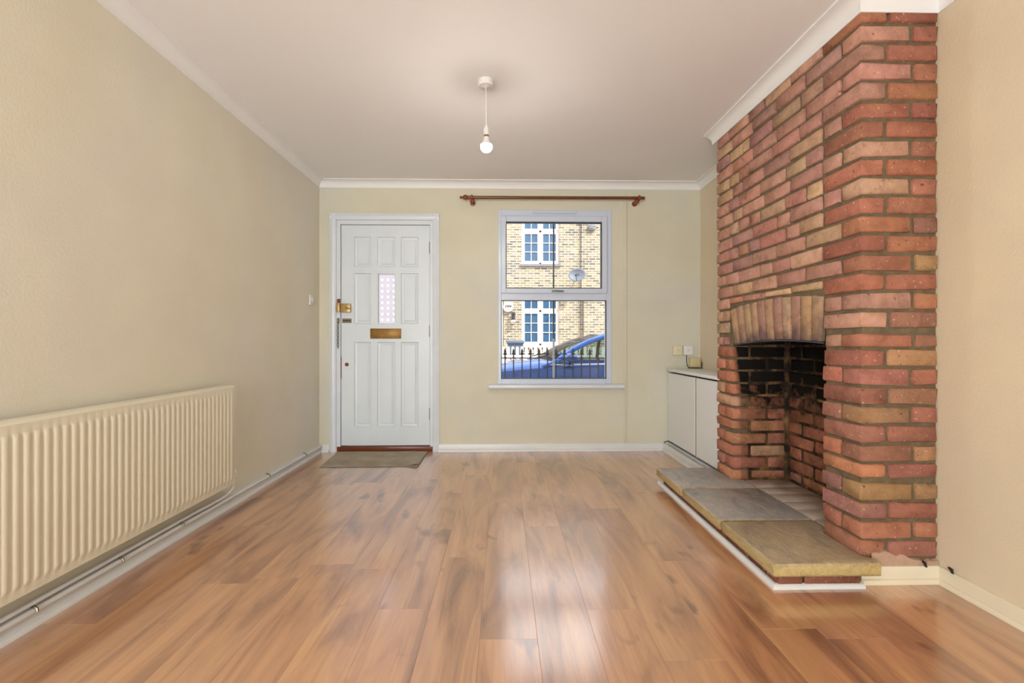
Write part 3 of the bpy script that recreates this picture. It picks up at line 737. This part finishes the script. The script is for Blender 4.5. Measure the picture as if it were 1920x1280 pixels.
for k in range(NV):
    ta, tb = k/NV, (k+1)/NV; g = .0068
    yb0, yb1 = OY0+.004+ta*(OY1-OY0-.022)+g, OY0+.004+tb*(OY1-OY0-.022)-g
    yt0, yt1 = 2.093+ta*.870+g*1.2, 2.093+tb*.870-g*1.2
    m_ = MB().prism([(yb0, zbot(ta)), (yb1, zbot(tb)), (yt1, ztop(tb)), (yt0, ztop(ta))], 'X', XF-.004+R.uniform(-.003, .003), XF+.09, .004)
    for v in m_.bm.verts: v.co += Vector((R.uniform(-.001, .001), R.uniform(-.0015, .0015), R.uniform(-.003, .003)))
    o = m_.build('arch_brick', 'archbrick', ar, 1.1, True); c_ = arc_col[NV-1-k]; o.color = lin(*c_)
# firebox lining
b = MB()
b.box(FB+.008, XR+.25, OY0-MR, OY1+MR, 0, 1.18); b.box(XF+.10, FB+.02, OY1+.006, OY1+.02, .06, 1.18); b.box(XF+.10, FB+.02, OY0-.02, OY0-.006, .06, 1.18)
fb = b.build('firebox', 'soot_mortar', cbm)
for k in range(1, 15):
    za, zb = zrow(k); z0, z1 = max(za+JT/2, .112), min(zb-JT/2, 1.165); A = (k % 2 == 1)
    P = pal_low
    x = XF+(.104 if A else .215)+JT                          # far cheek, beyond the corner bricks
    if za > .95: x = XF+.11
    while x < FB-.03:
        L = .226 if x+.226 < FB-.05 else FB-x
        brick(fb, x, min(x+L, FB)-JT, OY1+R.uniform(-.003, .003), OY1+.10, z0, z1, pick(P), 'sootbrick', bev=.006); x += L
    y = OY0+(0 if A else -.11)
    while y < OY1-.02:                                       # back of the firebox
        y1 = min(y+.226, OY1-.004); 
        if y1-max(y, OY0) > .03: brick(fb, FB+R.uniform(-.004, .004), FB+.09, max(y, OY0)+.004, y1-JT, z0, z1, pick(P), 'sootbrick', bev=.006)
        y += .226+JT*.3

# ------------------------------------------------------------------ hearth
ht = empty('hearth', (1.30, 2.5, 0), 'raised hearth of three riven stone slabs on a low brick base', 'hearth')
HT, HB = .108, .054
def slab(poly, mat):
    m_ = MB().prism(poly, 'Z', HB, HT); es = list(m_.bm.edges)
    bmesh.ops.bevel(m_.bm, geom=es, offset=.010, segments=3, affect='EDGES', profile=.5)
    for v in m_.bm.verts: v.co += Vector((R.uniform(-.003, .003), R.uniform(-.003, .003), R.uniform(-.0018, .0018)))
    m_.build('stone_slab', mat, ht, .9, True)
slab([(1.070, 2.751), (1.535, 2.751), (1.535, 2.910), (1.462, 2.910), (1.462, 3.190), (1.070, 3.190)], 'slab_g')
slab([(1.068, 2.257), (1.535, 2.257), (1.535, 2.733), (1.068, 2.733)], 'slab_g')
slab([(1.070, 1.797), (1.505, 1.797), (1.505, 1.855), (1.462, 1.855), (1.462, 2.110), (1.530, 2.110), (1.530, 2.239), (1.070, 2.239)], 'slab_y')
MB().box(1.112, 1.455, 1.842, 3.14, .001, HB-.002).build('base_core', 'mortar', ht)
y = 1.835
for L in (.215, .215, .08, .215, .035, .21, .215, .12):
    brick(ht, 1.100, 1.20, y, y+L-.008, .002, HB-.001, lin(.52+R.uniform(-.04,.04), .33, .26), j=.001, bev=.003, name='base_brick'); y += L
for x0, x1 in ((1.103, 1.200), (1.210, 1.436)):
    brick(ht, x0, x1, 1.822, 1.838, .002, HB-.001, lin(.55, .35, .28), j=.001, bev=.003, name='base_brick')
yt = [2.108, 2.128, 2.252, 2.387, 2.505, 2.630, 2.757, 2.912]
MB().box(1.50, FB-.014, OY0+.008, OY1-.008, .001, .092).build('tile_bed', 'soot_mortar', ht)
for i in range(len(yt)-1):
    m_ = MB().box(1.540, FB-.012, yt[i]+.003, yt[i+1]-.003, .085, .107+R.uniform(-.001, .001), .003); m_.build('hearth_tile', 'hearth_tile', ht, 1.1, True)
bead = [(0, 0), (.022, 0), (.021, .008), (.016, .015), (.008, .018), (0, .018)]
lb = ['white bead along the long front of the hearth base', 'white bead along the near end of the hearth base']
for bb, l_ in zip(sweep([(1.097, 3.19), (1.097, 1.832), (1.448, 1.832)], bead), lb):
    tn += 1; struct(bb.build('trim_%d' % tn, 'skirt', None, .6), l_, 'trim')
for (x, y, z), l_ in (((1.722, YN-.022, .082), 'tiny black cable end poking out above the baseboard of the brick return'), ((XR-.012, 1.80, .078), 'tiny black cable end above the near right wall baseboard')):
    o = MB().tube([(x, y+.012, z+.004), (x, y, z), (x-.006, y-.008, z-.006), (x-.004, y-.012, z-.010)], [.004, .006, .005, .003], 8).build('cable_end', 'rubber', None, SM); tag(o, l_, 'cable')
lf = atz(70, 1205, 0); o = MB().grid([[(lf.x-.008, lf.y, .001), (lf.x-.003, lf.y+.004, .003), (lf.x+.004, lf.y+.003, .004), (lf.x+.010, lf.y, .002)], [(lf.x-.008, lf.y-.001, .001), (lf.x-.002, lf.y-.004, .002), (lf.x+.004, lf.y-.004, .003), (lf.x+.010, lf.y-.001, .002)]]).build('leaf_scrap', 'leafm')
tag(o, 'tiny yellow green leaf scrap on the floor near the radiator', 'leaf')

# ------------------------------------------------------------------ the street outside
struct(MB().box(-40, 40, -30, 40, STREET-.3, STREET-.08).build('ground', 'road'), 'grey road surface outside the window', 'ground')
struct(MB().box(-40, 40, YB+.24, 6.85, STREET-.09, STREET, .01).build('pavement', 'pave'), 'pale pavement on this side of the street', 'pavement')
struct(MB().box(-40, 40, 12.2, 15.2, STREET-.09, STREET, .01).build('pavement_opposite', 'pave'), 'pale pavement on the opposite side of the street', 'pavement')
struct(MB().box(-40, 40, -30, YR-.2, STREET-.09, STREET+.3).build('ground_garden', 'pave'), 'garden paving behind the house', 'ground')
# the rest of this terrace: upper floor and neighbours, which shade the street
struct(MB().box(-12, 12, YR-.2, YB+.24, ZC+.16, 5.35).build('wall_upper_storey', 'render'), 'upper storey of the terrace above the room', 'wall')
struct(MB().box(-12, XL-.26, YR-.2, YB+.24, STREET, ZC+.15).build('wall_neighbour_left', 'render'), 'neighbouring house beyond the left wall', 'wall')
struct(MB().box(XR+.26, 12, YR-.2, YB+.24, STREET, ZC+.15).build('wall_neighbour_right', 'render'), 'neighbouring house beyond the right wall', 'wall')

# opposite house
FY = 15.0
oh = empty('opposite_house', (1.2, FY, STREET), 'sunlit yellow brick house across the street', 'house')
WXa, WXb = .615, 1.840
lw = (WXa, WXb, .86, 2.52); uw = (WXa, WXb, 3.50, 5.00)
wall_holes(MB(), FY, FY+.3, -1.25, 14, STREET, 6.4, [lw, uw, (-.95, .03, STREET+.02, 2.3)]).build('brick_wall', 'stock', oh)
b = MB().prism([(FY-.35, 6.35), (FY+4.5, 8.3), (FY+9, 6.35)], 'X', -1.24, 14); b.build('slate_roof', 'sill_out', oh)
def out_window(w, z_tr):
    x0, x1, z0, z1 = w; y = FY+.06; bb = MB()
    frame4(bb, x0, x1, z0, z1, x0+.05, x1-.05, z0+.06, z1-.06, y, y+.08, 0)
    xm = (x0+x1)/2; bb.box(xm-.035, xm+.035, y, y+.08, z0, z1); bb.box(x0+.04, x1-.04, y, y+.08, z_tr-.03, z_tr+.03)
    fr = bb.build('window', 'frame_out', oh)
    for a, c in ((x0+.05, xm-.035), (xm+.035, x1-.05)):
        for (d, e, nz) in ((z0+.06, z_tr-.03, 3), (z_tr+.03, z1-.06, 1)):
            bb = MB(); s = .055; frame4(bb, a, c, d, e, a+s, c-s, d+s, e-s, y-.012, y+.05, 0)
            xc = (a+c)/2; bb.box(xc-.011, xc+.011, y-.006, y+.04, d+s, e-s)
            hh = (e-d-2*s)/nz
            for i in range(1, nz): bb.box(a+s, c-s, y-.006, y+.04, d+s+i*hh-.011, d+s+i*hh+.011)
            bb.build('casement', 'frame_out', fr)
            for i in range(nz):
                for (u, v) in ((a+s, xc-.011), (xc+.011, c-s)):
                    MB().box(u-.004, v+.004, y+.018, y+.024, d+s+i*hh+.008, d+s+(i+1)*hh-.008).build('pane', 'pane_out', fr)
    return fr
fr = out_window(lw, 1.98); MB().box(WXa-.04, WXb+.04, FY-.06, FY+.10, .80, .862).build('window_sill', 'frame_out', oh)
fr = out_window(uw, 4.58); MB().box(WXa-.05, WXb+.04, FY-.06, FY+.10, 3.43, 3.502).build('window_sill', 'sill_out', oh)
for w in (lw, uw): MB().box(w[0]-.1, w[1]+.1, FY+.25, FY+.29, w[2]-.1, w[3]+.1).build('room_backing', 'pane_out', oh)
db = MB().box(-.95, .03, FY+.10, FY+.16, STREET+.02, 2.3).build('house_door', 'frame_out', oh)
MB().box(-.07, .0, FY-.02, FY+.12, STREET, 2.32).build('door_frame', 'frame_out', oh)
MB().tube([(2.545, FY-.05, STREET), (2.545, FY-.05, 4.30), (2.56, FY-.05, 5.1), (2.60, FY-.05, 5.3), (2.60, FY-.05, 6.3)], .016, 8).build('drainpipe', 'dark', oh, SM)
MB().tube([(2.62, FY-.02, STREET), (2.62, FY-.02, 2.6)], .011, 6).build('wall_cable', 'dark', oh, SM)
wh_ = empty('added_white_house', (-5, FY, STREET), 'added white house that brightens the front door glass', 'house')  # guessed house, made white and added to brighten the front door's glass
MB().prism([(FY-.35, 6.35), (FY+4.5, 8.3), (FY+9, 6.35)], 'X', -11.9, -1.27).build('slate_roof', 'sill_out', wh_)
wall_holes(MB(), FY, FY+.3, -11.9, -1.27, STREET, 6.34, [(-7.2, -6.0, .86, 2.5), (-7.2, -6.0, 3.5, 5.1)]).build('rendered_wall', 'frame_out', wh_)
for z in (.86, 3.5): MB().box(-7.2, -6.0, FY+.1, FY+.14, z, z+1.64).build('window', 'pane_out', wh_)
# satellite dish
ds = empty('satellite_dish', (2.37, FY, 2.9), 'grey oval satellite dish on the yellow brick wall', 'satellite dish')
dc = Vector((2.373, FY-.36, 3.09)); nd = Vector((-.30, -1, .30)).normalized(); ax = nd.cross(Vector((0,0,1))).normalized(); ay = ax.cross(nd).normalized()
g = []
for i in range(7):
    r = i/6; g.append([dc+ax*(.275*r*math.cos(a))+ay*(.225*r*math.sin(a))+nd*(.075*r*r-.03) for a in [2*math.pi*k/24 for k in range(24)]])
b = MB().grid(g[1:], close=True); b.bm.faces.new([b.bm.verts.new(p) for p in g[1]])
o = b.build('reflector', 'dish', ds, 1.2); sm = o.modifiers.new('thickness', 'SOLIDIFY'); sm.thickness = .008
MB().tube([dc-nd*.03, dc-nd*.12+Vector((0, .05, -.04)), Vector((2.37, FY-.03, 2.98))], .022, 8).build('wall_bracket', 'dark', ds, SM)
MB().tube([dc-ay*.215+nd*.04, dc-ay*.16+nd*.30], .010, 6).build('feed_arm', 'dark', ds, SM)
MB().lathe([(0, -.04), (.03, -.035), (.03, .035), (0, .04)], dc-ay*.13+nd*.31, 'Y', 12).build('feed_horn', 'dark', ds, SM)
# round alarm box with its lettering, and the lantern below it
al = empty('alarm_box', (.18, FY, 1.98), 'round white alarm box with dark lettering on brick wall', 'alarm box')
ac = aty(953, 575.5, FY-.07)
MB().lathe([(0, -.05), (.10, -.048), (.150, -.035), (.168, -.01), (.168, .066), (0, .066)], ac, 'Y', 32).build('round_cover', 'frame_out', al, .6)
def text(body, size, loc, parent, rot=(math.pi/2, 0, 0)):
    cu = bpy.data.curves.new('lettering', 'FONT'); cu.body = body; cu.size = size; cu.align_x = 'CENTER'; cu.align_y = 'CENTER'; cu.extrude = .002; cu.offset = size*.02
    to = bpy.data.objects.new('tmp', cu); C.objects.link(to); dg = bpy.context.evaluated_depsgraph_get(); dg.update()
    me = bpy.data.meshes.new_from_object(to.evaluated_get(dg)); bpy.data.objects.remove(to)
    me.transform(Matrix.Rotation(math.pi/2, 4, 'X')); me.materials.clear(); me.materials.append(M['text'])
    return place(bpy.data.objects.new('lettering', me), parent, loc)
text('yale', .135, ac+Vector((.0, -.052, .035)), al)
MB().box(ac.x-.075, ac.x+.075, ac.y-.052, ac.y-.048, ac.z-.072, ac.z-.064).build('printed_line', 'text', al)
ln = empty('wall_lantern', (.33, FY, 1.75), 'small dark wall lantern below the round alarm box', 'lantern')
lc = aty(962.5, 594, FY-.14)
MB().lathe([(0, .17), (.04, .16), (.085, .10), (.06, .08), (.052, -.10), (0, -.10)], lc, 'Z', 12).build('lantern_body', 'dark', ln, SM)
MB().lathe([(0, -.10), (.055, -.10), (.10, -.14), (.07, -.17), (0, -.175)], lc, 'Z', 12).build('lantern_shade', 'frame_out', ln, SM)
MB().tube([lc+Vector((0, 0, .10)), lc+Vector((.0, .08, .14)), lc+Vector((0, .14, .12))], .015, 6).build('lantern_arm', 'dark', ln, SM)
# dark rough clump high on the wall
cl_ = aty(1110, 426, FY-.06); m_ = MB(); bmesh.ops.create_icosphere(m_.bm, subdivisions=3, radius=.125)
for v in m_.bm.verts: v.co = Vector((v.co.x*1.05, v.co.y*.45, v.co.z*.85))*(1+R.uniform(-.18, .18)) + cl_
tag(m_.build('wall_clump', 'sill_out'), 'dark rough round clump high on the opposite brick wall', 'wall fitting')
# wheelie bin and picket fence
bn = empty('wheelie_bin', (.38, 14.2, STREET), 'blue grey wheelie bin behind the white picket fence', 'bin')
g = []
for z, w, d in ((STREET+.03, .19, .22), (STREET+1.28, .235, .30)):
    g.append([(.385-w, 14.2-d, z), (.385+w, 14.2-d, z), (.385+w, 14.2+d, z), (.385-w, 14.2+d, z)])
b = MB().grid(g, close=True); b.bm.faces.new([b.bm.verts.new(Vector(p)) for p in g[0]]); b.build('bin_body', 'bin', bn)
MB().box(.115, .655, 13.86, 14.52, STREET+1.28, STREET+1.36, .03, 2).build('bin_lid', 'bin', bn, SM)
MB().tube([(.10, 14.55, STREET+1.36), (.67, 14.55, STREET+1.36)], .03, 8).build('lid_handle', 'bin', bn, SM)
for x in (.19, .58): MB().lathe([(0, -.03), (.10, -.03), (.10, .03), (0, .03)], (x, 14.45, STREET+.10), 'X', 14).build('wheel', 'tyre', bn, SM)
pf = empty('picket_fence', (.8, 13.3, STREET), 'white round topped picket fence across the street', 'fence')
x = -.75
pk = MB().prism([(-.042, STREET)] + [(.042*math.cos(a), .80+.042*math.sin(a)) for a in [math.pi-math.pi*i/8 for i in range(9)]] + [(.042, STREET)], 'Y', -.012, .012).mesh('picket', 'picket')
while x < 4.2:
    place(bpy.data.objects.new('picket', pk), pf, (x, 13.3, 0)); x += .1305
for z in (-.1, .52): MB().box(-.8, 4.25, 13.315, 13.345, z, z+.075).build('fence_rail', 'picket', pf)
# railings on the low front wall, and the slim pole
tag(MB().box(-3.2, 3.6, 5.62, 5.80, STREET, .22, .01).build('garden_wall', 'render'), 'low front garden wall under the iron railings', 'wall')
rl = empty('iron_railing', (.6, 5.71, .22), 'black iron railing with spear heads outside the window', 'railing')
s0 = [(0, 0), (0, .0)]
bm_ = MB().tube([(0, 0, .215), (0, 0, .835)], .0075, 8)
bm_.lathe([(.0075, .782), (.013, .790), (.013, .796), (.0075, .803)], (0, 0, 0), 'Z', 10)
bm_.prism([(-.009, .826), (-.021, .842), (-.012, .852), (-.017, .866), (-.0075, .888), (0, .913), (.0075, .888), (.017, .866), (.012, .852), (.021, .842), (.009, .826)], 'Y', -.005, .005)
for sx in (-1, 1): bm_.tube([(0, 0, .812), (sx*.016, 0, .832), (sx*.026, 0, .830), (sx*.030, 0, .820)], [.006, .006, .005, .003], 6)
rb = bm_.mesh('spear_bar', M['dark'], .8)
for k in range(-6, 22): place(bpy.data.objects.new('spear_bar', rb), rl, (.029+k*.1053, 5.71, 0))
MB().box(-3.0, 3.4, 5.700, 5.720, .776, .788).build('top_rail', 'dark', rl); MB().box(-3.0, 3.4, 5.700, 5.720, .30, .315).build('bottom_rail', 'dark', rl)
pp = empty('slim_pole', (.612, 5.45, STREET), 'slim upright pole standing just outside the window', 'pole')
xp = aty(1038, 640, 5.45).x
MB().tube([(xp, 5.45, 1.0), (xp, 5.45, 3.6)], .0095, 8).build('dark_upper_tube', 'dark', pp, SM)
MB().tube([(xp, 5.45, STREET), (xp, 5.45, 1.02)], .0125, 8).build('pale_lower_sleeve', 'greypole', pp, SM)

# ------------------------------------------------------------------ parked car (faces left)
CY, HW = 7.88, .86
car = empty('car', (1.3, CY, STREET), 'blue parked hatchback seen beyond the railings', 'car')
st = [(-.78,.08,.25,.62,.30), (-.74,-.10,.36,.74,.43), (-.55,-.16,.46,.82,.54), (-.20,-.17,.53,.85,.615), (.25,-.17,.575,.86,.675), (.62,-.17,.605,.86,.71), (1.0,-.17,.615,.86,.70), (1.8,-.17,.63,.86,.70), (2.6,-.16,.65,.85,.71), (3.05,-.10,.66,.82,.71), (3.25,.05,.60,.74,.66)]
g = []
for x, zb_, zbelt, hw, zt in st:
    half = [(hw*.80, zb_), (hw*.97, zb_+.07), (hw, (zb_+zbelt)/2+.02), (hw*.985, zbelt-.05), (hw*.95, zbelt), (hw*.80, zt-.025), (hw*.45, zt-.003), (0, zt)]
    g.append([(x, CY-y, z) for y, z in half] + [(x, CY+y, z) for y, z in half[-2::-1]])
b = MB().grid(g, close=True)
for r_ in (g[0], g[-1]): b.bm.faces.new([b.bm.verts.new(Vector(p)) for p in r_])
b.build('body', 'carblue', car, .6)
def side(s):                                               # A pillar, roof rail, rear pillar on one side
    return [Vector((x, CY+s*y, z)) for x, y, z in ((.62,.82,.60), (.80,.80,.665), (1.09,.735,.86), (1.34,.69,.985), (1.60,.665,1.065), (1.95,.65,1.105), (2.40,.645,1.09), (2.80,.67,1.00), (3.10,.74,.70))]
for s in (-1, 1): MB().tube(side(s), [.04,.04,.04,.042,.045,.045,.045,.05,.06], 8).build('roof_pillar', 'carblue', car, 1.2)
def bow(a, c, k, up, fw):
    out = []
    for i in range(9):
        u = i/8; p = a.lerp(c, u); w = 4*u*(1-u); out.append(p+Vector((-fw*w, 0, up*w)))
    return out
L_, R_ = side(-1), side(1)
MB().grid([bow(L_[i], R_[i], 0, u, f) for i, u, f in ((4,.045,.10), (5,.05,.02), (6,.05,0), (7,.05,-.04))]).build('roof', 'carblue', car, 1.2)
MB().grid([bow(L_[i], R_[i], 0, u, f) for i, u, f in ((0,.055,.22), (1,.06,.22), (2,.05,.19), (3,.045,.15), (4,.04,.11))]).build('windscreen', 'carglass', car, 1.2)
MB().grid([bow(L_[i], R_[i], 0, .04, -.05) for i in (7, 8)]).build('rear_window', 'carglass', car, 1.2)
for s, P_ in ((-1, L_), (1, R_)):
    top = [P_[i] for i in (1, 2, 3, 4, 5, 6, 7)]; bot = [Vector((p.x+(.02 if i == 0 else 0), CY+s*.815, .635)) for i, p in enumerate(top)]
    MB().grid([top, bot]).build('side_window', 'carglass', car)
    MB().tube([(.70, CY+s*.835, .628), (1.6, CY+s*.838, .640), (2.9, CY+s*.82, .66)], .012, 6).build('belt_moulding', 'alloy', car, SM)
    MB().tube([(1.78, CY+s*.815, .64), (1.80, CY+s*.66, 1.09)], .03, 6).build('door_pillar', 'cardark', car, SM)
    m_ = MB(); bmesh.ops.create_icosphere(m_.bm, subdivisions=3, radius=1)
    for v in m_.bm.verts: v.co = Vector((v.co.x*.115-.02*v.co.z, v.co.y*.10, v.co.z*.078))+Vector((1.05, CY+s*.95, .735))
    mi = m_.build('door_mirror', 'carblue', car, 1.2)
    MB().tube([(1.02, CY+s*.82, .64), (1.03, CY+s*.90, .68)], .025, 6).build('mirror_stalk', 'cardark', mi, SM)
    for x in (-.12, 2.45):
        wh = MB().lathe([(0, -.10), (.19, -.10), (.29, -.09), (.30, -.05), (.30, .07), (.28, .10), (0, .10)], (x, CY+s*.76, STREET-.08+.30), 'Y', 24).build('tyre', 'tyre', car, .6)
        MB().lathe([(0, -.106), (.12, -.112), (.19, -.106), (.19, .106), (0, .106)], (x, CY+s*.76, STREET-.08+.30), 'Y', 20).build('wheel_rim', 'alloy', wh, .6)
MB().box(1.0, 2.7, CY-.6, CY+.6, .15, .60, .08, 2).build('seats', 'cardark', car, SM)
MB().tube([(.50, CY+.1, .735), (.72, CY-.35, .80)], .010, 6).build('wiper', 'cardark', car, SM)
